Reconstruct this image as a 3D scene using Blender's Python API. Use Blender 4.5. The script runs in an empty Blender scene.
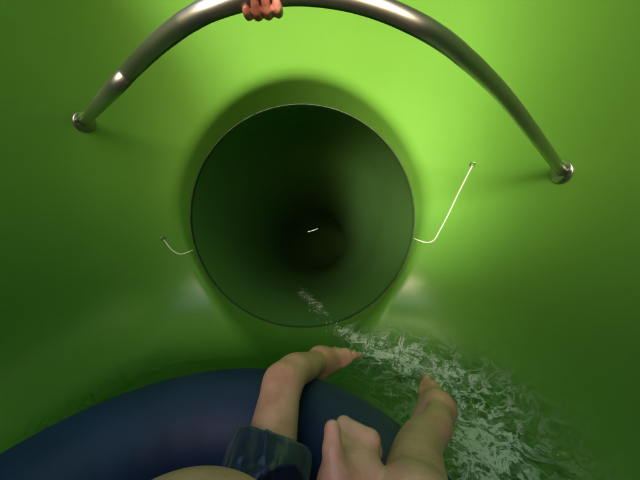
import bpy, bmesh, math, random
import numpy as np
from mathutils import Vector, Matrix
R = math.radians
rng = np.random.default_rng(7); random.seed(7)
S = bpy.context.scene
col = S.collection

# ------------------------------------------------------------------ camera, sky, sun, exposure
CAM = Vector((0.0, 0.0, 0.86)); PITCH = R(8.6); FPX = 286.0
cd = bpy.data.cameras.new('camera'); co = bpy.data.objects.new('camera', cd); col.objects.link(co)
co.location = CAM; co.rotation_euler = (R(90) - PITCH, 0, 0)
cd.sensor_fit = 'VERTICAL'; cd.angle = 2 * math.atan(240 / FPX)
cd.sensor_fit = 'HORIZONTAL'; cd.sensor_width = 36; cd.lens = 36 * FPX / 640
cd.clip_start = 0.01; cd.clip_end = 500
S.camera = co
W = bpy.data.worlds.new('World'); S.world = W; W.use_nodes = True
nt = W.node_tree; bg = nt.nodes['Background']
sk = nt.nodes.new('ShaderNodeTexSky'); sk.sky_type = 'NISHITA'; sk.sun_disc = False
SUN_EL, SUN_AZ = R(11), R(195)          # azimuth clockwise from +Y: the light comes from behind the rider
sk.sun_elevation = SUN_EL; sk.sun_rotation = SUN_AZ; sk.air_density = 1.0; sk.dust_density = 4.0
nt.links.new(sk.outputs[0], bg.inputs[0]); bg.inputs[1].default_value = 0.15
ld = bpy.data.lights.new('sun', 'SUN'); ld.energy = 1.0; ld.angle = R(12); ld.color = (1, .95, .87)
lo = bpy.data.objects.new('sun', ld); col.objects.link(lo)
sd = Vector((math.sin(SUN_AZ) * math.cos(SUN_EL), math.cos(SUN_AZ) * math.cos(SUN_EL), math.sin(SUN_EL)))
lo.rotation_euler = sd.to_track_quat('Z', 'Y').to_euler(); lo.location = sd * 20
S.view_settings.view_transform = 'Standard'; S.view_settings.look = 'None'
S.view_settings.gamma = 1; S.view_settings.use_curve_mapping = False
S.view_settings.exposure = 2.35
S.render.engine = 'CYCLES'
S.cycles.use_denoising = True
S.cycles.max_bounces = 12; S.cycles.diffuse_bounces = 8; S.cycles.glossy_bounces = 5; S.cycles.transparent_max_bounces = 12
S.cycles.caustics_reflective = False; S.cycles.caustics_refractive = False

# ------------------------------------------------------------------ helpers
FW = Vector((0, math.cos(PITCH), -math.sin(PITCH))); UP = Vector((0, math.sin(PITCH), math.cos(PITCH)))
def ray(px, py): return Vector((1, 0, 0)) * ((px - 320) / FPX) + UP * ((240 - py) / FPX) + FW
def P(px, py, z): return CAM + ray(px, py) * z              # photo pixel + depth along the view axis
def PH(px, py, h):                                          # photo pixel + height above the slide floor
    d = ray(px, py); return CAM + d * ((h - CAM.z) / d.z)
def tag(o, label=None, cat=None, group=None, kind=None):
    for k, v in (('label', label), ('category', cat), ('group', group), ('kind', kind)):
        if v: o[k] = v
    return o
def smooth_shade(me): me.polygons.foreach_set('use_smooth', np.ones(len(me.polygons), bool))
def mesh_obj(name, v, f, mat, parent=None, smooth=True):
    me = bpy.data.meshes.new(name); me.from_pydata([tuple(x) for x in v], [], [tuple(x) for x in f]); me.update()
    if smooth: smooth_shade(me)
    o = bpy.data.objects.new(name, me); col.objects.link(o)
    if mat: me.materials.append(mat)
    if parent: o.parent = parent
    return o
def fast_mesh(name, v, q, mat, parent=None):
    me = bpy.data.meshes.new(name)
    me.vertices.add(len(v)); me.vertices.foreach_set('co', np.asarray(v, np.float32).ravel())
    me.loops.add(q.size); me.loops.foreach_set('vertex_index', q.astype(np.int32).ravel())
    me.polygons.add(len(q)); me.polygons.foreach_set('loop_start', np.arange(0, q.size, 4, dtype=np.int32))
    me.update(calc_edges=True); me.validate(); smooth_shade(me)
    o = bpy.data.objects.new(name, me); col.objects.link(o); me.materials.append(mat)
    if parent: o.parent = parent
    return o
def empty(name, loc=(0, 0, 0)):
    o = bpy.data.objects.new(name, None); col.objects.link(o); o.location = loc; o.empty_display_size = .1; return o
def reparent(o, p):
    bpy.context.view_layer.update(); o.parent = p; o.matrix_parent_inverse = p.matrix_world.inverted()
def catmull(pts, n=10):
    pts = [np.array(p, float) for p in pts]; pts = [2 * pts[0] - pts[1]] + pts + [2 * pts[-1] - pts[-2]]; out = []
    for i in range(1, len(pts) - 2):
        a, b, c, d = pts[i - 1:i + 3]
        for k in range(n):
            t = k / n
            out.append(.5 * (2 * b + (c - a) * t + (2 * a - 5 * b + 4 * c - d) * t * t + (3 * b - a - 3 * c + d) * t ** 3))
    out.append(pts[-2]); return out
def sweep(pts, r, seg=16, caps=True):
    pts = [Vector(p) for p in pts]; rr = r if hasattr(r, '__len__') else [r] * len(pts)
    v, f = [], []; n0 = None
    for i, p in enumerate(pts):
        t = (pts[min(i + 1, len(pts) - 1)] - pts[max(i - 1, 0)]).normalized()
        if n0 is None: n0 = t.orthogonal().normalized()
        n0 = (n0 - t * n0.dot(t)).normalized(); b = t.cross(n0)
        for k in range(seg):
            a = 2 * math.pi * k / seg; v.append(p + (n0 * math.cos(a) + b * math.sin(a)) * rr[i])
    for i in range(len(pts) - 1):
        for k in range(seg):
            k2 = (k + 1) % seg; f.append((i * seg + k, i * seg + k2, (i + 1) * seg + k2, (i + 1) * seg + k))
    if caps: f.append(tuple(range(seg))[::-1]); f.append(tuple((len(pts) - 1) * seg + k for k in range(seg)))
    return v, f

# smooth numpy noise: sums of warped sines
def make_noise(freq, seed, n=22):
    g = np.random.default_rng(seed); k = g.normal(size=(n, 3)); k /= np.linalg.norm(k, axis=1)[:, None]
    k *= freq * g.uniform(.55, 1.6, (n, 1)); ph = g.uniform(0, 6.28, n)
    def fn(x, y, z=0.0):
        s = 0
        for (a, b, c), p in zip(k, ph): s = s + np.sin(a * x + b * y + c * z + p)
        return s / math.sqrt(n / 2) * .5
    return fn

# implicit surfaces: polygonise a grid of signed distances (naive surface nets)
def surface_nets(D, org, h):
    s = D < 0
    c = np.zeros(tuple(np.array(D.shape) - 1), np.uint8)
    nx, ny, nz = c.shape
    for dx in (0, 1):
        for dy in (0, 1):
            for dz in (0, 1): c += s[dx:dx + nx, dy:dy + ny, dz:dz + nz]
    act = np.argwhere((c > 0) & (c < 8)); idx = np.full(c.shape, -1, np.int32)
    idx[tuple(act.T)] = np.arange(len(act))
    acc = np.zeros((len(act), 3)); cnt = np.zeros(len(act))
    corners = [(a, b, d) for a in (0, 1) for b in (0, 1) for d in (0, 1)]
    val = {q: D[act[:, 0] + q[0], act[:, 1] + q[1], act[:, 2] + q[2]] for q in corners}
    for q in corners:
        for ax in range(3):
            if q[ax]: continue
            w = list(q); w[ax] = 1; w = tuple(w); a, b = val[q], val[w]
            m = (a < 0) != (b < 0); t = np.where(m, a / np.where(a == b, 1, a - b), 0)
            p = np.zeros((len(act), 3)) + q; p[:, ax] += t
            acc[m] += p[m]; cnt[m] += 1
    V = (act + acc / cnt[:, None]) * h + org
    quads = []
    for ax in range(3):
        sl0 = [slice(1, -1)] * 3; sl1 = [slice(1, -1)] * 3; sl0[ax] = slice(0, -1); sl1[ax] = slice(1, None)
        a, b = s[tuple(sl0)], s[tuple(sl1)]
        off = np.ones(3, int); off[ax] = 0
        for flip, m in ((False, a & ~b), (True, ~a & b)):
            e = np.argwhere(m) + off
            u, w = (ax + 1) % 3, (ax + 2) % 3
            q = []
            for du, dw in ((0, 0), (1, 0), (1, 1), (0, 1)):
                cidx = e.copy(); cidx[:, u] -= 1 - du; cidx[:, w] -= 1 - dw; q.append(idx[tuple(cidx.T)])
            q = np.stack(q, 1); quads.append(q[:, ::-1] if flip else q)
    Q = np.concatenate(quads); Q = Q[(Q >= 0).all(1)]
    return V, Q

class Blob:
    """a grid of signed distances into which tapered limbs and lobes are melted"""
    def __init__(s, lo, hi, h):
        s.lo = np.array(lo, float); s.h = h; s.n = np.ceil((np.array(hi) - s.lo) / h).astype(int) + 1
        s.D = np.full(s.n, .2, np.float32)
    def block(s, lo, hi):
        a = np.clip(np.floor((lo - s.lo) / s.h).astype(int), 0, s.n); b = np.clip(np.ceil((hi - s.lo) / s.h).astype(int) + 1, 0, s.n)
        sl = tuple(slice(x, y) for x, y in zip(a, b))
        ax = [(np.arange(x, y) * s.h + o).astype(np.float32) for x, y, o in zip(a, b, s.lo)]
        return sl, np.meshgrid(*ax, indexing='ij', sparse=True)
    def put(s, sl, d, k, mode='add'):
        A = s.D[sl]
        if A.size == 0: return
        if mode == 'add':
            h_ = np.clip(k - np.abs(A - d), 0, None) / k if k > 0 else 0
            s.D[sl] = np.minimum(A, d) - h_ * h_ * k * .25
        else:
            d = -d; h_ = np.clip(k - np.abs(A - d), 0, None) / k
            s.D[sl] = np.maximum(A, d) + h_ * h_ * k * .25
    def limb(s, a, b, ra, rb, k=.02, mode='add', flat=None):
        a, b = np.array(a, float), np.array(b, float); m = max(ra, rb) + max(k, .02) + 3 * s.h
        sl, (X, Y, Z) = s.block(np.minimum(a, b) - m, np.maximum(a, b) + m)
        ab = b - a; L = max(ab @ ab, 1e-9)
        t = np.clip(((X - a[0]) * ab[0] + (Y - a[1]) * ab[1] + (Z - a[2]) * ab[2]) / L, 0, 1)
        d = np.sqrt((X - a[0] - t * ab[0]) ** 2 + (Y - a[1] - t * ab[1]) ** 2 + (Z - a[2] - t * ab[2]) ** 2)
        ts = t * t * (3 - 2 * t)
        s.put(sl, d - (ra + (rb - ra) * ts), k, mode)
    def lobe(s, c, r, rot=None, k=.02, mode='add'):
        c = np.array(c, float); r = np.array(r, float); m = r.max() + max(k, .02) + 3 * s.h
        sl, (X, Y, Z) = s.block(c - m, c + m)
        M = np.eye(3) if rot is None else np.array(rot)
        x, y, z = X - c[0], Y - c[1], Z - c[2]
        q = [(M[i][0] * x + M[i][1] * y + M[i][2] * z) for i in range(3)]
        k0 = np.sqrt(sum((q[i] / r[i]) ** 2 for i in range(3))); k1 = np.sqrt(sum((q[i] / r[i] ** 2) ** 2 for i in range(3)))
        s.put(sl, k0 * (k0 - 1) / np.maximum(k1, 1e-6), k, mode)
    def chain(s, pts, rad, k=.02):
        q = catmull([np.append(np.array(p, float), r) for p, r in zip(pts, rad)], 6)
        s.chain_hard([([w[:3] for w in q], [w[3] for w in q])], k, .0008)
    def chain_hard(s, chains, k, kk=.004):
        """separate chains (fingers) kept apart from one another, melted into the rest"""
        T = {}
        for pts, rad in chains:
            a = np.array(pts); m = max(rad) + k + 4 * s.h
            T.setdefault('lo', a.min(0) - m); T.setdefault('hi', a.max(0) + m)
            T['lo'] = np.minimum(T['lo'], a.min(0) - m); T['hi'] = np.maximum(T['hi'], a.max(0) + m)
        sl, (X, Y, Z) = s.block(T['lo'], T['hi']); best = None
        for pts, rad in chains:
            one = None
            for i in range(len(pts) - 1):
                p, q = np.array(pts[i], float), np.array(pts[i + 1], float); ab = q - p
                t = np.clip(((X - p[0]) * ab[0] + (Y - p[1]) * ab[1] + (Z - p[2]) * ab[2]) / (ab @ ab), 0, 1)
                d = np.sqrt((X - p[0] - t * ab[0]) ** 2 + (Y - p[1] - t * ab[1]) ** 2 + (Z - p[2] - t * ab[2]) ** 2) - (rad[i] + (rad[i + 1] - rad[i]) * t)
                if one is None: one = d
                else:
                    hh = np.clip(kk - np.abs(one - d), 0, None) / kk; one = np.minimum(one, d) - hh * hh * kk * .25
            best = one if best is None else np.minimum(best, one)
        s.put(sl, best, k)
    def mesh(s, name, mat, parent=None): 
        v, q = surface_nets(s.D, s.lo, s.h); return fast_mesh(name, v, q, mat, parent)

# ------------------------------------------------------------------ materials
def mat(name):
    m = bpy.data.materials.new(name); m.use_nodes = True
    return m, m.node_tree, m.node_tree.nodes['Principled BSDF']
def N(t, kind, **kw):
    n = t.nodes.new(kind)
    for k, v in kw.items():
        if k in n.inputs: n.inputs[k].default_value = v
        else: setattr(n, k, v)
    return n
def ramp(t, src, stops):
    r = t.nodes.new('ShaderNodeValToRGB'); e = r.color_ramp.elements
    while len(e) < len(stops): e.new(.5)
    for i, (p, c) in enumerate(stops): e[i].position = p; e[i].color = (*c, 1) if len(c) == 3 else c
    t.links.new(src, r.inputs[0]); return r
def gelcoat(name, base, dark, rough=.25):
    m, t, b = mat(name); tc = N(t, 'ShaderNodeTexCoord')
    n1 = N(t, 'ShaderNodeTexNoise', Scale=2.3, Detail=6, Roughness=.6); t.links.new(tc.outputs['Object'], n1.inputs['Vector'])
    r1 = ramp(t, n1.outputs[0], [(.35, dark), (.65, base)]); t.links.new(r1.outputs[0], b.inputs['Base Color'])
    mp = N(t, 'ShaderNodeMapping'); mp.inputs['Scale'].default_value = (5, 5, 1.2); t.links.new(tc.outputs['Object'], mp.inputs[0])
    n2 = N(t, 'ShaderNodeTexNoise', Scale=1.0, Detail=5, Roughness=.65); t.links.new(mp.outputs[0], n2.inputs['Vector'])
    r2 = ramp(t, n2.outputs[0], [(.3, (rough * .95,) * 3), (.8, (rough * 1.15,) * 3)]); t.links.new(r2.outputs[0], b.inputs['Roughness'])
    n3 = N(t, 'ShaderNodeTexNoise', Scale=5.0, Detail=3); t.links.new(tc.outputs['Object'], n3.inputs['Vector'])
    n4 = N(t, 'ShaderNodeTexNoise', Scale=70.0, Detail=2); t.links.new(tc.outputs['Object'], n4.inputs['Vector'])
    ad = N(t, 'ShaderNodeMath', operation='MULTIPLY_ADD'); t.links.new(n4.outputs[0], ad.inputs[0]); ad.inputs[1].default_value = .006; t.links.new(n3.outputs[0], ad.inputs[2])
    bp = N(t, 'ShaderNodeBump', Strength=.2, Distance=.012); t.links.new(ad.outputs[0], bp.inputs['Height']); t.links.new(bp.outputs[0], b.inputs['Normal'])
    b.inputs['IOR'].default_value = 1.5
    return m
M_TUB = gelcoat('green_gelcoat', (.096, .255, .036), (.088, .240, .033), .31)
M_TUBE = gelcoat('shaded_green_gelcoat', (.078, .200, .052), (.070, .185, .047), .34)  # same gelcoat as the tub, tube shade put into its darker colour
def simple(name, base, rough, metal=0, spec=.5):
    m, t, b = mat(name); b.inputs['Base Color'].default_value = (*base, 1); b.inputs['Roughness'].default_value = rough
    b.inputs['Metallic'].default_value = metal
    tc = N(t, 'ShaderNodeTexCoord'); n = N(t, 'ShaderNodeTexNoise', Scale=40.0, Detail=4); t.links.new(tc.outputs['Object'], n.inputs['Vector'])
    r = ramp(t, n.outputs[0], [(.3, (rough * .75,) * 3), (.7, (min(1, rough * 1.35),) * 3)]); t.links.new(r.outputs[0], b.inputs['Roughness'])
    r = ramp(t, n.outputs[0], [(.3, tuple(c * .94 for c in base)), (.7, base)]); t.links.new(r.outputs[0], b.inputs['Base Color'])
    return m
M_STEEL, _t, _b = mat('brushed_steel'); _b.inputs['Base Color'].default_value = (.40, .41, .39, 1); _b.inputs['Metallic'].default_value = 1
_n = N(_t, 'ShaderNodeTexNoise', Scale=3.0, Detail=3); _r = ramp(_t, _n.outputs[0], [(.3, (.27,) * 3), (.7, (.36,) * 3)]); _t.links.new(_r.outputs[0], _b.inputs['Roughness'])
M_SEAL = simple('dark_sealant', (.012, .03, .012), .5)
M_CORD = simple('white_cord', (.75, .77, .72), .5)
M_CONC = simple('concrete', (.28, .27, .25), .85)
M_HAIR = simple('dark_hair', (.012, .009, .007), .55)
M_EYE = simple('eye', (.6, .58, .55), .2)
def vinyl():
    m, t, b = mat('navy_vinyl'); tc = N(t, 'ShaderNodeTexCoord')
    n = N(t, 'ShaderNodeTexNoise', Scale=6.0, Detail=5); t.links.new(tc.outputs['Object'], n.inputs['Vector'])
    r = ramp(t, n.outputs[0], [(.3, (.003, .017, .070)), (.7, (.006, .027, .100))]); t.links.new(r.outputs[0], b.inputs['Base Color'])
    b.inputs['Roughness'].default_value = .58
    n2 = N(t, 'ShaderNodeTexNoise', Scale=240.0, Detail=2); t.links.new(tc.outputs['Object'], n2.inputs['Vector'])
    bp = N(t, 'ShaderNodeBump', Strength=.15, Distance=.002); t.links.new(n2.outputs[0], bp.inputs['Height']); t.links.new(bp.outputs[0], b.inputs['Normal'])
    return m
M_VINYL = vinyl()
def skin():
    m, t, b = mat('skin'); tc = N(t, 'ShaderNodeTexCoord')
    n = N(t, 'ShaderNodeTexNoise', Scale=14.0, Detail=6, Roughness=.6); t.links.new(tc.outputs['Object'], n.inputs['Vector'])
    r = ramp(t, n.outputs[0], [(.3, (.54, .255, .18)), (.52, (.70, .36, .275)), (.75, (.78, .43, .345))])
    # redder skin towards finger tips and toes
    at = N(t, 'ShaderNodeAttribute', attribute_name='blush'); mx = N(t, 'ShaderNodeMix', data_type='RGBA')
    t.links.new(at.outputs['Fac'], mx.inputs['Factor']); t.links.new(r.outputs[0], mx.inputs['A']); mx.inputs['B'].default_value = (.56, .17, .20, 1)
    t.links.new(mx.outputs['Result'], b.inputs['Base Color'])
    b.inputs['Roughness'].default_value = .42; b.inputs['Subsurface Weight'].default_value = .12
    b.inputs['Subsurface Radius'].default_value = (.012, .005, .003); b.inputs['Subsurface Scale'].default_value = 1
    n2 = N(t, 'ShaderNodeTexNoise', Scale=160.0, Detail=4); t.links.new(tc.outputs['Object'], n2.inputs['Vector'])
    bp = N(t, 'ShaderNodeBump', Strength=.4, Distance=.003); t.links.new(n2.outputs[0], bp.inputs['Height']); t.links.new(bp.outputs[0], b.inputs['Normal'])
    return m
M_SKIN = skin()
M_NAIL = simple('nail', (.80, .58, .50), .25)
def cloth():
    m, t, b = mat('navy_satin_cloth'); tc = N(t, 'ShaderNodeTexCoord')
    n = N(t, 'ShaderNodeTexNoise', Scale=9.0, Detail=4); t.links.new(tc.outputs['Object'], n.inputs['Vector'])
    r = ramp(t, n.outputs[0], [(.3, (.008, .014, .05)), (.7, (.014, .024, .085))]); t.links.new(r.outputs[0], b.inputs['Base Color'])
    b.inputs['Roughness'].default_value = .22; b.inputs['Sheen Weight'].default_value = .2
    w = N(t, 'ShaderNodeTexNoise', Scale=11.0, Detail=3, Distortion=.3); t.links.new(tc.outputs['Object'], w.inputs['Vector'])
    bp = N(t, 'ShaderNodeBump', Strength=.3, Distance=.01); t.links.new(w.outputs[0], bp.inputs['Height']); t.links.new(bp.outputs[0], b.inputs['Normal'])
    return m
M_CLOTH = cloth()
def water_mat():
    m, t, b = mat('water'); t.nodes.remove(b); out = t.nodes['Material Output']
    tc = N(t, 'ShaderNodeTexCoord')
    n = N(t, 'ShaderNodeTexNoise', Scale=38.0, Detail=4, Distortion=.6); t.links.new(tc.outputs['Object'], n.inputs['Vector'])
    bp = N(t, 'ShaderNodeBump', Strength=.8, Distance=.015); t.links.new(n.outputs[0], bp.inputs['Height'])
    tr = N(t, 'ShaderNodeBsdfTransparent'); tr.inputs[0].default_value = (.80, .92, .80, 1)
    gl = N(t, 'ShaderNodeBsdfGlossy', Roughness=.04); t.links.new(bp.outputs[0], gl.inputs['Normal'])
    fr = N(t, 'ShaderNodeFresnel', IOR=1.33); t.links.new(bp.outputs[0], fr.inputs['Normal'])
    m1 = N(t, 'ShaderNodeMixShader'); t.links.new(fr.outputs[0], m1.inputs[0]); t.links.new(tr.outputs[0], m1.inputs[1]); t.links.new(gl.outputs[0], m1.inputs[2])
    fo = N(t, 'ShaderNodeBsdfPrincipled', Roughness=.5); fo.inputs['Base Color'].default_value = (.80, .88, .82, 1)
    at = N(t, 'ShaderNodeAttribute', attribute_name='foam')
    # torn, lacy froth: thin ridges of two warped noises
    def lace(scale, w, dist):
        z = N(t, 'ShaderNodeTexNoise', Scale=scale, Detail=8, Roughness=.68, Distortion=dist); t.links.new(tc.outputs['Object'], z.inputs['Vector'])
        a = N(t, 'ShaderNodeMath', operation='SUBTRACT'); t.links.new(z.outputs[0], a.inputs[0]); a.inputs[1].default_value = .5
        c = N(t, 'ShaderNodeMath', operation='ABSOLUTE'); t.links.new(a.outputs[0], c.inputs[0])
        d = N(t, 'ShaderNodeMapRange'); t.links.new(c.outputs[0], d.inputs[0]); d.inputs[1].default_value = w; d.inputs[2].default_value = 0; d.inputs[3].default_value = 0; d.inputs[4].default_value = 1
        return d
    l1, l2 = lace(10, .045, .7), lace(34, .06, .4)
    mxm = N(t, 'ShaderNodeMath', operation='MULTIPLY_ADD'); t.links.new(l2.outputs[0], mxm.inputs[0]); mxm.inputs[1].default_value = .3; t.links.new(l1.outputs[0], mxm.inputs[2])
    # foam amount widens the lace into solid froth
    s2 = N(t, 'ShaderNodeMath', operation='MULTIPLY'); t.links.new(mxm.outputs[0], s2.inputs[0]); t.links.new(at.outputs['Fac'], s2.inputs[1])
    cl = N(t, 'ShaderNodeMath', operation='MINIMUM'); 
    ex = N(t, 'ShaderNodeMath', operation='SUBTRACT'); t.links.new(at.outputs['Fac'], ex.inputs[0]); ex.inputs[1].default_value = .85
    ex2 = N(t, 'ShaderNodeMath', operation='MAXIMUM'); t.links.new(ex.outputs[0], ex2.inputs[0]); ex2.inputs[1].default_value = 0
    s3 = N(t, 'ShaderNodeMath', operation='MULTIPLY_ADD'); t.links.new(ex2.outputs[0], s3.inputs[0]); s3.inputs[1].default_value = .12; t.links.new(s2.outputs[0], s3.inputs[2])
    t.links.new(s3.outputs[0], cl.inputs[0]); cl.inputs[1].default_value = .72
    m2 = N(t, 'ShaderNodeMixShader'); t.links.new(cl.outputs[0], m2.inputs[0]); cl2 = N(t, 'ShaderNodeBsdfTransparent'); af = N(t, 'ShaderNodeAttribute', attribute_name='film'); m0 = N(t, 'ShaderNodeMixShader')
    t.links.new(af.outputs['Fac'], m0.inputs[0]); t.links.new(cl2.outputs[0], m0.inputs[1]); t.links.new(m1.outputs[0], m0.inputs[2])
    t.links.new(m0.outputs[0], m2.inputs[1]); t.links.new(fo.outputs[0], m2.inputs[2])
    t.links.new(m2.outputs[0], out.inputs[0]); return m
M_WATER = water_mat()
M_FOAM = simple('splash_foam', (.74, .80, .76), .3)

# ------------------------------------------------------------------ the slide
AX, RT, AZ = -.11, .70, .70          # tube axis (x), radius, height of axis above floor
YJ = 1.80                            # first joint between start tub and tube
YC, ZC, DA, DB, DC = .30, .55, 1.06, 1.48, 1.75
def smin(a, b, k): h = np.clip(k - np.abs(a - b), 0, None) / k; return np.minimum(a, b) - h * h * k * .25
def tub_sdf(x, y, z):
    X = np.abs(x - AX) / DA; Y = np.maximum(y - YC, 0) / DB; Z = np.where(z > ZC, (z - ZC) / DC, (ZC - z) / 1.2)
    q = (X ** 4 + (Y ** 2 + Z ** 2) ** 2) ** .25
    r = np.sqrt((x - AX) ** 2 + np.maximum(y - YC, 0) ** 2 + (z - ZC) ** 2)
    dome = np.where(q > 1e-4, (q - 1) * r / np.maximum(q, 1e-4), -.5)
    body = -smin(-dome, z, .42)
    body = -smin(-body, y + .72, .2)
    cyl = np.sqrt((x - AX) ** 2 + (z - AZ) ** 2) - RT - np.maximum(YJ - y, 0) * .30 * np.clip((z - .3) / .5, 0, 1)
    cyl = np.maximum(cyl, .9 - y)
    return smin(body, cyl, .035)
def on_wall(px, py, lift=0.0):
    d = np.array(ray(px, py)); d /= np.linalg.norm(d); t = .3
    for _ in range(200):
        p = np.array(CAM) + d * t; v = -float(tub_sdf(*[np.float64(c) for c in p]))
        if v < .0005 + lift: break
        t += v * .5
    return p
h = .016
lo_, hi_ = np.array([AX - 1.2, -.9, -.06]), np.array([AX + 1.2, 2.0, 2.4])
ax = [np.arange(a, b, h) for a, b in zip(lo_, hi_)]
G = np.meshgrid(*ax, indexing='ij', sparse=True)
D = np.broadcast_to(tub_sdf(*G), tuple(len(a) for a in ax)).astype(np.float64)
V, Q = surface_nets(D, lo_, h)
for _ in range(3):                   # settle the vertices exactly on the surface
    e = 1e-4; d0 = tub_sdf(*V.T)
    g = np.stack([(tub_sdf(*(V + np.eye(3)[i] * e).T) - d0) / e for i in range(3)], 1)
    V = V - g * (d0 / np.maximum((g * g).sum(1), .05))[:, None]
slide = empty('water_slide', (AX, 0, 0))
tag(slide, 'glossy green enclosed water slide, wide start tub narrowing into a dark tube', 'water slide')
tub = fast_mesh('start_tub', V, Q[:, ::-1], M_TUB)
bm = bmesh.new(); bm.from_mesh(tub.data)
def cut(co_, no_): bmesh.ops.bisect_plane(bm, geom=bm.verts[:] + bm.edges[:] + bm.faces[:], plane_co=co_, plane_no=no_, clear_outer=True, dist=1e-5)
cut((0, YJ, 0), (0, 1, 0)); 
HX0, HX1, HY, HZ = AX - .95, AX + .42, .40, 1.02          # unseen hatch added behind and above the rider, shaping light onto the upper wall
for c_, n_ in (((HX0, 0, 0), (1, 0, 0)), ((HX1, 0, 0), (1, 0, 0)), ((0, HY, 0), (0, 1, 0)), ((0, 0, HZ), (0, 0, 1))):
    bmesh.ops.bisect_plane(bm, geom=bm.verts[:] + bm.edges[:] + bm.faces[:], plane_co=c_, plane_no=n_, dist=1e-5)
gone = [f_ for f_ in bm.faces if (lambda c: HX0 < c.x < HX1 and c.y < HY and c.z > HZ)(f_.calc_center_median())]
bmesh.ops.delete(bm, geom=gone, context='FACES')
bm.to_mesh(tub.data); bm.free(); smooth_shade(tub.data)
md = tub.modifiers.new('thickness', 'SOLIDIFY'); md.thickness = .010; md.offset = -1; md.use_rim = False
reparent(tub, slide)
# path of the tube beyond the joint: leaves the tub dipping, then falls away and turns
path = [Vector((AX, YJ - .012, AZ))]; ang, yaw = R(0), 0.0; ds = .12
while len(path) < 137:
    s = len(path) * ds
    if s > .1: ang = max(ang, min(R(11), (s - .1) * R(12)))
    if s > 6.5: ang = min(ang + R(1.3), R(24))
    if 4.8 < s < 11: yaw += R(2.0)
    path.append(path[-1] + Vector((math.sin(yaw) * math.cos(ang), math.cos(yaw) * math.cos(ang), -math.sin(ang))) * ds)
def tube_piece(i0, pts, r0, name, mt, seg=96):
    v, f = [], []
    for i, p in enumerate(pts):
        a, b = path[max(i0 + i - 1, 0)], path[min(i0 + i + 1, len(path) - 1)]; t = (b - a).normalized()
        sx = t.cross(Vector((0, 0, 1))).normalized(); up = sx.cross(t)
        for k in range(seg):
            q = 2 * math.pi * k / seg; v.append(p + (sx * math.cos(q) + up * math.sin(q)) * r0)
    for i in range(len(pts) - 1):
        for k in range(seg): f.append((i * seg + k, i * seg + (k + 1) % seg, (i + 1) * seg + (k + 1) % seg, (i + 1) * seg + k))
    o = mesh_obj(name, v, f, mt); m_ = o.modifiers.new('thickness', 'SOLIDIFY'); m_.thickness = .010; m_.offset = 1; m_.use_rim = False; reparent(o, slide); return o
step = 34
for i in range(0, len(path) - 1, step):
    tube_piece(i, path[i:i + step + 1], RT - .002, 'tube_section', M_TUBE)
    p, q = path[i], path[i + 1]; t = (q - p).normalized(); sx = t.cross(Vector((0, 0, 1))).normalized(); up = sx.cross(t)
    if i: continue
    v, f = sweep([p + (sx * math.cos(a) + up * math.sin(a)) * (RT + .0012) for a in np.linspace(0, 2 * math.pi, 161)], .0038, 8, False)
    reparent(mesh_obj('joint_seal', v, f, M_SEAL), slide)

# ground: flat terrace behind the tub, hillside falling away under the tube
gx = np.linspace(-60, 60, 61); gy = np.concatenate([np.linspace(-60, 0, 16), np.linspace(1, 16, 16), np.linspace(20, 80, 13)])
gv = [(x, y, -.10 - (0 if y < 1 else min((y - 1) * .46, 6.2) + .06)) for y in gy for x in gx]
gf = [(j * 61 + i, j * 61 + i + 1, (j + 1) * 61 + i + 1, (j + 1) * 61 + i) for j in range(len(gy) - 1) for i in range(60)]
tag(mesh_obj('ground', gv, gf, M_CONC), kind='structure')

# ------------------------------------------------------------------ water on the floor
def path_z(y):
    ys = np.array([p.y for p in path]); zs = np.array([p.z for p in path]) - RT
    return np.where(y < YJ, 0, np.interp(y, ys, zs))
def path_x(y): return np.interp(y, [p.y for p in path], [p.x for p in path])
yw = np.concatenate([np.arange(-.6, 1.9, .008), np.arange(1.9, 4.2, .02)]); xw = np.linspace(-1, 1, 230)
lev = np.interp(yw, [1.2, 2.6], [.042, .012])
hw = np.interp(yw, [1.64, 1.68, 2.6], [1.02, .235, .125])
Yw, Xw = np.meshgrid(yw, xw, indexing='ij'); Xc = path_x(Yw) + Xw * hw[:, None]
n1, n2, n3, n4 = make_noise(14, 1), make_noise(50, 2), make_noise(140, 3), make_noise(5, 4)
wx, wy = Xc + .05 * n4(Xc, Yw), Yw + .05 * n4(Yw, Xc)
def seg_dist(x, y, pts):
    best = np.full(x.shape, 9.0)
    for a, b in zip(pts[:-1], pts[1:]):
        a, b = np.array(a)[:2], np.array(b)[:2]; ab = b - a
        t = np.clip(((x - a[0]) * ab[0] + (y - a[1]) * ab[1]) / (ab @ ab), 0, 1)
        best = np.minimum(best, np.hypot(x - a[0] - t * ab[0], y - a[1] - t * ab[1]))
    return best
jet_px = [(301, 286), (306, 297), (313, 308), (326, 318), (340, 330), (358, 342), (385, 352), (415, 362), (450, 372)]
jet = [PH(px, py, .05 + float(path_z(PH(px, py, 0).y)) * .8) for px, py in jet_px]
churn = [PH(400, 352, .05), PH(432, 372, .05), PH(455, 400, .05), PH(464, 440, .05), PH(462, 478, .05), PH(455, 520, .05)]
dj, dc = seg_dist(wx, wy, jet), seg_dist(wx, wy, churn)
turb = np.exp(-(dc / .22) ** 2) + .6 * np.exp(-(dj / .07) ** 2)
foam = 1.1 * np.exp(-(dc / .12) ** 2) * np.clip(.55 + .9 * n1(Xc, Yw, .3), 0, 1.3) + .32 * np.exp(-(dc / .25) ** 2) \
    + 1.25 * np.exp(-(dj / .032) ** 2) * np.clip(.85 + .6 * n2(Xc, Yw), 0, 1)
zl, zh = np.full(Xc.shape, -.05), np.full(Xc.shape, .45)          # height of the curved tub floor under each point
for _ in range(13):
    zm = (zl + zh) / 2; ins = tub_sdf(Xc, Yw, zm) < 0; zh = np.where(ins, zm, zh); zl = np.where(ins, zl, zm)
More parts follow.
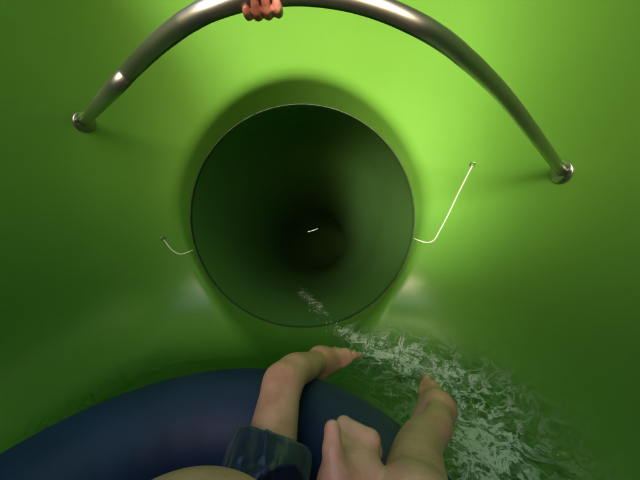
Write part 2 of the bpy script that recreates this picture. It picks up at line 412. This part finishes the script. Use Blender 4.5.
floor_h = np.where(Yw > YJ - .02, path_z(Yw), zh)
ripple = .0018 * n1(wx, wy) + turb * (.009 * n2(wx, wy) + .006 * np.abs(n3(wx, wy))) + .0008 * n2(wx, wy, 2)
Zw = np.maximum(lev[:, None] + path_z(Yw) + ripple, floor_h + .007 + .5 * np.maximum(ripple, -.006))
rise = np.maximum(floor_h - path_z(Yw) - lev[:, None], 0)
wv = np.stack([Xc, Yw, Zw], -1).reshape(-1, 3); nw = len(xw)
ii = np.arange((len(yw) - 1) * (nw - 1)); a = ii // (nw - 1) * nw + ii % (nw - 1)
water = fast_mesh('water', wv, np.stack([a, a + 1, a + nw + 1, a + nw], 1), M_WATER)
at = water.data.attributes.new('foam', 'FLOAT', 'POINT'); at.data.foreach_set('value', (foam * np.exp(-(rise / .10) ** 2)).ravel().astype(np.float32))
film = (1 - np.clip((Yw - 1.35) / .35, 0, 1)) * np.exp(-(rise / (.035 + .05 * np.clip(turb, 0, 1))) ** 2); at = water.data.attributes.new('film', 'FLOAT', 'POINT'); at.data.foreach_set('value', film.ravel().astype(np.float32))
tag(water, kind='structure')
# drops and torn clots of froth thrown up along the jet and over the churning water
sv, sf = [], []
bmi = bmesh.new(); bmesh.ops.create_icosphere(bmi, subdivisions=1, radius=1); iv = np.array([v_.co for v_ in bmi.verts]); fi = [[q.index for q in f_.verts] for f_ in bmi.faces]; bmi.free()
def clot(c, r, st):
    b0 = len(sv); d = rng.normal(size=3); d /= np.linalg.norm(d); w = iv * (1 + .3 * rng.normal(size=(len(iv), 1)))
    w = w + np.outer(w @ d, d) * (st - 1); sv.extend(np.array(c) + w * r); sf.extend([[b0 + k for k in q] for q in fi])
def along(pts, t):
    t = t * (len(pts) - 1); i = min(int(t), len(pts) - 2); return np.array(pts[i].lerp(pts[i + 1], t - i))
for k in range(150):
    t = rng.random() ** .8; c = along(jet, t) + np.append(rng.normal(0, .016 + .03 * t, 2), 0); c[2] += abs(rng.normal(0, .014))
    clot(c, rng.uniform(.001, .0032), rng.uniform(1, 2.5))
for k in range(320):
    c = along(churn, rng.random()) + np.append(rng.normal(0, .10, 2), 0); c[2] += abs(rng.normal(0, .02)) - .006
    clot(c, rng.uniform(.0008, .0025), rng.uniform(1, 2.6))
for q in np.linspace(0, 1, 9): clot(P(308.5 + 9 * q, 231.5 - 1.2 * q - 1.6 * q * q, 1.25), .0022, 1.5)
tag(mesh_obj('splash', sv, sf, M_FOAM), kind='stuff')

# ------------------------------------------------------------------ steel pull bar arching over the mouth
bar_px = [(178, 28), (190, 20), (210, 9.5), (240, 0), (270, -5), (300, -6.5), (330, -4), (360, 2), (390, 12), (420, 26), (440, 38), (455, 49), (463, 56)]
BZ = .50
def bar_z(px): return BZ + .000018 * max(0, abs(px - 310) - 90) ** 2
wl_, wr_ = Vector(on_wall(84, 122)), Vector(on_wall(562, 172))
pts = [wl_] + [P(px, py, bar_z(px)) for px, py in [(108, 95), (130, 71), (155, 46.5)] + bar_px + [(480, 71), (506, 98), (535, 135)]] + [wr_]
bar = empty('pull_bar', pts[0]); tag(bar, 'curved stainless steel pull bar arching over the slide entry', 'grab bar')
v, f = sweep(catmull(pts, 8), .0178, 28); reparent(mesh_obj('bar_pipe', v, f, M_STEEL), bar)
for a, b in ((pts[0], pts[1]), (pts[-1], pts[-2])):
    e = 1e-3; g = Vector([float(tub_sdf(*(np.array(a) + np.eye(3)[k] * e)) - tub_sdf(*np.array(a))) for k in range(3)]).normalized()
    v, f = sweep([a + g * .004, a - g * .004, a - g * .007, a - g * .007], [.045, .045, .042, .002], 32); reparent(mesh_obj('mount_plate', v, f, M_STEEL), bar)

# ------------------------------------------------------------------ white cords on the tub wall
def cord(pxs, label):
    pp = [on_wall(px, py, .004) for px, py in pxs]; v, f = sweep(catmull(pp, 6), .0032, 10)
    o = tag(mesh_obj('cord', v, f, M_CORD), label, 'cord')
    a = Vector(pp[-1]); g = (a - Vector(pp[-2])).normalized(); e = (CAM - a).normalized(); s_ = g.cross(e).normalized(); e = s_.cross(g)
    v, f = sweep([a + (g * math.cos(q) + s_ * math.sin(q)) * .011 + g * .009 for q in np.linspace(0, 2 * math.pi, 25)], .003, 8, False)
    reparent(mesh_obj('eyelet', v, f, M_STEEL), o)
cord([(414, 238.5), (419, 240.5), (427, 242.5), (434, 240), (440, 230), (448, 215), (456, 198), (464, 182), (472, 166)], 'thin white cord sagging then rising steeply across the green wall')
cord([(193, 250), (187, 252.5), (180, 254), (172, 250), (164, 240)], 'short stub of white cord at the edge of the tube joint')

# ------------------------------------------------------------------ blue inflatable ring
TC = Vector((-.235, .365, 0)); TR, TM = .405, .165
ring = empty('inflatable_ring', TC); tag(ring, 'dark blue inflatable ring the rider sits in', 'inner tube')
v, f = [], []; nu, nv = 160, 48
for i in range(nu):
    a = 2 * math.pi * i / nu
    for j in range(nv):
        b = 2 * math.pi * j / nv
        rr = TM * (1 + .004 * math.sin(a * 24) * math.exp(-((math.cos(b) + 1) * 2.0) ** 2))
        v.append((TC.x + (TR + rr * math.cos(b)) * math.cos(a), TC.y + (TR + rr * math.cos(b)) * math.sin(a), TM + .004 + rr * math.sin(b)))
for i in range(nu):
    for j in range(nv): f.append((i * nv + j, (i + 1) % nu * nv + j, (i + 1) % nu * nv + (j + 1) % nv, i * nv + (j + 1) % nv))
reparent(mesh_obj('ring_body', v, f, M_VINYL), ring)
v, f = sweep([TC + Vector(((TR + TM + .001) * math.cos(a), (TR + TM + .001) * math.sin(a), TM + .004)) for a in np.linspace(0, 2 * math.pi, 161)], .004, 8, False)
reparent(mesh_obj('seam', v, f, M_VINYL), ring)
v, f = sweep([TC + Vector((-TR, -.05, 2 * TM - .002)), TC + Vector((-TR, -.05, 2 * TM + .012)), TC + Vector((-TR, -.05, 2 * TM + .016))], [.014, .013, .008], 16)
reparent(mesh_obj('valve', v, f, M_SEAL), ring)

# ------------------------------------------------------------------ the rider
B = Blob((-.62, -.42, .02), (.52, 1.24, 1.34), .0036)
def v3(*a): return np.array(a, float)
# torso, slouched back in the ring
B.lobe((-.05, .10, .24), (.17, .14, .13), k=.05)
B.limb((-.07, .05, .30), (-.11, .05, .44), .125, .132, .06); B.lobe((-.128, .195, .480), (.125, .12, .115), k=.06)
B.limb((-.11, .06, .46), (-.10, -.04, .60), .135, .130, .06)
B.limb((-.24, -.03, .655), (.03, -.10, .655), .075, .075, .08)
B.limb((-.10, -.08, .68), (-.06, -.13, .78), .060, .055, .05)
# head, behind the lens
B.lobe((-.05, -.165, .885), (.076, .098, .112), k=.03); B.limb((-.05, -.09, .80), (-.05, -.12, .81), .03, .04, .05)
B.limb((-.05, -.062, .885), (-.05, -.048, .855), .008, .013, .015)
for s in (-1, 1):
    B.lobe((-.05 + s * .078, -.165, .875), (.010, .020, .030), k=.008); B.lobe((-.05 + s * .032, -.073, .893), (.014, .010, .011), k=.012, mode='cut')
# left leg: thigh over the ring, knee, shin, foot set against the floor
lh, lk = v3(-.115, .18, .235), np.array(P(282, 383, .70))
lm = lh + (lk - lh) * .55
la = np.array(P(320, 359, 1.00)); lt = np.array(P(349, 341, 1.10))
B.chain([lh, lm, lk], [.084, .057, .045], .03)
B.chain([lk + v3(.004, .0, .0), P(294, 371, .77), P(305, 367, .85), P(314, 363, .93), la], [.045, .045, .042, .036, .031], .02)
def foot(ank, toe, upv, side, B):
    f = toe - ank; L = np.linalg.norm(f); f = f / L; u = np.array(upv, float); u -= f * (u @ f); u /= np.linalg.norm(u); s = np.cross(f, u) * side
    heel = ank - f * .045 - u * .045; ball = ank + f * .115 - u * .052
    B.limb(ank - u * .01, heel, .036, .030, .03); B.limb(ank, ball + u * .02 + s * .012, .036, .022, .035); B.limb(heel, ball + s * .018, .026, .020, .03); B.limb(heel, ball - s * .025, .024, .016, .03)
    tl = [(.054, .0140, .027), (.055, .0100, .004), (.049, .0095, -.014), (.042, .0092, -.031), (.034, .0092, -.047)]; ch = []; tips = []
    for ln, r, off in tl:
        b0 = ball + s * off * .9 - f * (.0 if off > 0 else .012) ; m = b0 + f * ln * .55 + u * .008 + s * off * .12; e = b0 + f * ln - u * .004 + s * off * .2
        ch.append(([b0 - f * .03, b0, m, e], [r * 1.1, r * 1.05, r, r * .95])); tips.append((e + u * r * .75 + f * .001, f, u, s, r))
    B.chain_hard(ch, .006); return tips
tips = foot(la, lt, (-.25, -.30, .9), 1, B)
# right leg: knee out of view, calf lying along the ring, foot over the side
rh, rk = v3(.03, .06, .235), v3(.112, .285, .470)
ra, rt = np.array(P(440, 408, .80)), np.array(P(445, 375, .965))
B.chain([rh, rh + (rk - rh) * .5, rk], [.092, .078, .058], .05)
rc = np.array(P(419, 447, .56))
B.chain([rk, rc, rk + (ra - rk) * .72, ra], [.052, .043, .036, .030], .03)
tips += foot(ra, rt, (.55, -.45, .7), -1, B)
# hands and arms, kept crisp where they touch the legs
Body = B; B = Blob(Body.lo, Body.lo + (Body.n - 1) * Body.h, Body.h); B.D = B.D[:Body.n[0], :Body.n[1], :Body.n[2]]
nails = []
def hand_frame(w, F, U, left):
    F = np.array(F, float); F /= np.linalg.norm(F); U = np.array(U, float); U -= F * (U @ F); U /= np.linalg.norm(U)
    T = np.cross(F, U) if left else np.cross(U, F)
    return lambda f, u, t: np.array(w, float) + F * f + U * u + T * t, F, U, T
# right fist resting on the thigh, thumb stretched forward
rw = np.array(P(347, 522, .345)); L_, F_, U_, T_ = hand_frame(rw, np.array(P(366, 450, .425)) - rw, np.array(P(395, 458, .388)) - np.array(P(352, 455, .40)), False)
B.limb(L_(0, 0, 0), L_(.05, .002, .010), .026, .028, .02); B.limb(L_(.01, 0, -.006), L_(.075, .0, -.018), .024, .021, .02); B.limb(L_(.02, .002, .012), L_(.080, .002, .020), .024, .014, .02)
ch = []
for mc, (l1, l2, l3), r, a1 in (((.088, .010, .028), (.046, .027, .020), .0112, 74), ((.090, .012, .008), (.047, .030, .021), .0098, 82), ((.086, .010, -.012), (.043, .028, .020), .0093, 84), ((.078, .006, -.030), (.035, .021, .018), .0082, 84)):
    p0 = L_(*mc); aa = R(a1); p1 = p0 + (F_ * math.cos(aa) - U_ * math.sin(aa)) * l1; aa = R(a1 + 92); p2 = p1 + (F_ * math.cos(aa) - U_ * math.sin(aa)) * l2
    aa = R(a1 + 165); p3 = p2 + (F_ * math.cos(aa) - U_ * math.sin(aa)) * l3; ch.append(([L_(mc[0] - .035, mc[1] - .008, mc[2] * .85), p0, p1, p2, p3], [r * 1.2, r * 1.25, r * 1.05, r, r * .9]))
B.chain_hard(ch, .012)
th = [L_(.018, -.014, .026), np.array(P(336, 474, .345)), np.array(P(332.5, 450, .358)), np.array(P(332.5, 429, .376))]
B.chain_hard([(th, [.018, .0140, .0125, .0112])], .022)
B.limb(L_(.03, -.01, .02), L_(.06, -.03, .03), .016, .012, .03); B.limb(np.array(P(336, 478, .352)), np.array(P(360, 470, .372)), .017, .018, .02); B.limb(np.array(P(338, 492, .345)), np.array(P(372, 486, .365)), .020, .022, .02)
tf = th[3] - th[2]; tf /= np.linalg.norm(tf); tu = -np.array(ray(333, 433)); tu -= tf * (tu @ tf); tu /= np.linalg.norm(tu)
nails.append((th[3] + tu * .0098 - tf * .002, tf, tu, np.cross(tf, tu), .0095))
el = v3(.185, .045, .455); B.chain([rw + F_ * -.005, rw + (el - rw) * .45, el], [.027, .038, .042], .03)
sh = v3(.06, -.11, .66); B.chain([el, (el + sh) / 2, sh], [.042, .048, .060], .03)
# left hand on the bar
hb = P(260, -3, BZ); bt = (P(286, -6.0, BZ) - P(236, 1, BZ)).normalized()
tA = np.array(bt); aF = np.array(Vector((0, .94, .34))); aF -= tA * (aF @ tA); aF /= np.linalg.norm(aF); aU = np.cross(tA, aF); aU = aU if aU[2] > 0 else -aU; hb = np.array(hb)
def wrap(phi, r, t): return hb + tA * t + (aU * math.cos(R(phi)) + aF * math.sin(R(phi))) * r
ch = []
for t, r, e_, sc in ((.0275, .0083, 236, 1), (.0092, .0088, 244, 1.03), (-.0092, .0084, 240, 1), (-.0258, .0070, 226, .97)):
    bR = .0178 + r * .92
    cp = [wrap(a_, bR + (.004 if a_ < 40 else 0), t) for a_ in (-25, 15, 60, 105, 150, 190, 215, e_)]
    ch.append((cp, [r * 1.25, r * 1.2, r * 1.1, r * 1.08, r, r * 1.02, r, r * .92]))
B.chain_hard(ch, .008)
for t in (.028, .008, -.012, -.026): B.limb(wrap(8, .031, t), wrap(-55, .052, t * .85 + .002), .012, .014, .014)
wl = hb + aU * .062 - aF * .085 + tA * -.004
B.limb(wrap(-40, .046, .014), wl, .016, .022, .025); B.limb(wrap(-40, .046, -.014), wl, .015, .022, .025)
B.chain_hard([([wl + aF * .02 + tA * .02, wrap(-40, .048, .044), wrap(-22, .036, .066), wrap(-8, .030, .088)], [.015, .0125, .0105, .0095])], .015)
ell = v3(-.335, .20, 1.075); B.chain([wl, wl + (ell - wl) * .5, ell], [.024, .037, .040], .03)
shl = v3(-.285, -.03, .69); B.chain([ell, (ell + shl) / 2, shl], [.042, .048, .062], .03)
Body.D = np.minimum(Body.D, B.D); B = Body
person = B.mesh('person', M_SKIN)
sm = person.modifiers.new('soften', 'SMOOTH'); sm.factor = .35; sm.iterations = 1
pv = np.zeros(len(person.data.vertices) * 3, np.float32); person.data.vertices.foreach_get('co', pv); pv = pv.reshape(-1, 3)
bl = np.zeros(len(pv))
for c, r_, w_ in [(hb, .055, .9), (np.array(th[3]), .02, .4)] + [(np.array(t_[0]), .02, .35) for t_ in tips]:
    bl = np.maximum(bl, w_ * np.clip(1.3 - np.linalg.norm(pv - c, axis=1) / r_, 0, 1))
for k_ in (lk, rk): bl = np.maximum(bl, .25 * np.exp(-(np.linalg.norm(pv - k_, axis=1) / .06) ** 2))
at = person.data.attributes.new('blush', 'FLOAT', 'POINT'); at.data.foreach_set('value', bl.astype(np.float32))
tag(person, 'rider in navy shorts sitting with bare legs forward, one hand on the steel bar', 'person')
# nails
def nail(name, c, f, u, s, r):
    v, fc = [], []
    for i in range(7):
        for j in range(7):
            x, y = (i / 3 - 1), (j / 3 - 1); k = math.sqrt(max(0, 1 - .35 * x * x * abs(y)))
            v.append(c + s * x * r * .72 * k + f * y * r * .85 + u * (-.30 * x * x * r - .10 * y * y * r))
    for i in range(6):
        for j in range(6): fc.append((i * 7 + j, i * 7 + j + 1, (i + 1) * 7 + j + 1, (i + 1) * 7 + j))
    o = mesh_obj(name, v, fc, M_NAIL); m_ = o.modifiers.new('thickness', 'SOLIDIFY'); m_.thickness = .0012; m_.offset = 0; reparent(o, person)
for c, f, u, s, r in tips: nail('toenail', c, f, u, s, r)
for c, f, u, s, r in nails: nail('fingernail', c, f, u, s, r)
# shorts: a loose sleeve of cloth round hips and upper thighs, hem pulled up the thigh
C = Blob((-.45, -.12, .05), (.16, .62, .55), .005)
def cloth_leg(a, b, t1, r0, r1): C.limb(a, a + (b - a) * t1, r0, r1, .04)
C.lobe((-.05, .10, .24), (.178, .148, .12), k=.05)
def proj_y(p):
    d = Vector(p) - CAM; return 240 - FPX * d.dot(UP) / d.dot(FW)
lhem = min(np.linspace(.3, .95, 131), key=lambda t: abs(proj_y(lh + (lk - lh) * t) - 439)); rhem = .42
cloth_leg(lh, lk, lhem + .2, .096, .070); cloth_leg(rh, rk, rhem + .2, .102, .09)
sl, (X, Y, Z) = C.block(C.lo, C.lo + (C.n - 1) * C.h)
wn, wn2 = make_noise(150, 11, 14), make_noise(330, 12, 14)
Xf, Yf, Zf = np.broadcast_arrays(X, Y, Z)
da = (lk - lh) / np.linalg.norm(lk - lh); sa = Xf * da[0] + Yf * da[1] + Zf * da[2]; q_ = .72
C.D = C.D + (-.002 + .0085 * wn(Xf - q_ * da[0] * sa, Yf - q_ * da[1] * sa, Zf - q_ * da[2] * sa + .2 * sa) + .0012 * wn2(Xf, Yf, Zf)).astype(np.float32)
def clip_plane(p, n):
    n = n / np.linalg.norm(n); d = (Xf - p[0]) * n[0] + (Yf - p[1]) * n[1] + (Zf - p[2]) * n[2]; return d
dl = clip_plane(lh + (lk - lh) * lhem, (lk - lh) + v3(.10, -.05, .12)); dr = clip_plane(rh + (rk - rh) * rhem, rk - rh)
near_l = (np.hypot(Xf - lk[0], Yf - lk[1]) < np.hypot(Xf - rk[0], Yf - rk[1]))
C.D = np.maximum(C.D, np.where(near_l, dl, np.maximum(dr, -9))).astype(np.float32)
C.D = np.maximum(C.D, Zf - .40 - 1.5 * np.maximum(Yf - .12, 0)).astype(np.float32)
so = C.mesh('shorts', M_CLOTH); reparent(so, person)
# hair cap and eyes
Hh = Blob((-.17, -.30, .80), (.07, -.03, 1.03), .005); Hh.lobe((-.05, -.175, .90), (.084, .104, .112), k=.02)
sl, (X, Y, Z) = Hh.block(Hh.lo, Hh.lo + (Hh.n - 1) * Hh.h); Xf, Yf, Zf = np.broadcast_arrays(X, Y, Z)
Hh.D = np.maximum(Hh.D + .003 * make_noise(90, 5)(Xf, Yf, Zf), (Yf + .12) * .75 - (Zf - .93) * .65).astype(np.float32)
reparent(Hh.mesh('hair', M_HAIR), person)
for s in (-1, 1):
    bmv = bmesh.new(); bmesh.ops.create_uvsphere(bmv, u_segments=16, v_segments=10, radius=.0115); me = bpy.data.meshes.new('eye'); bmv.to_mesh(me); bmv.free()
    me.materials.append(M_EYE); smooth_shade(me); o = bpy.data.objects.new('eye', me); col.objects.link(o); o.location = (-.05 + s * .032, -.085, .893); reparent(o, person)
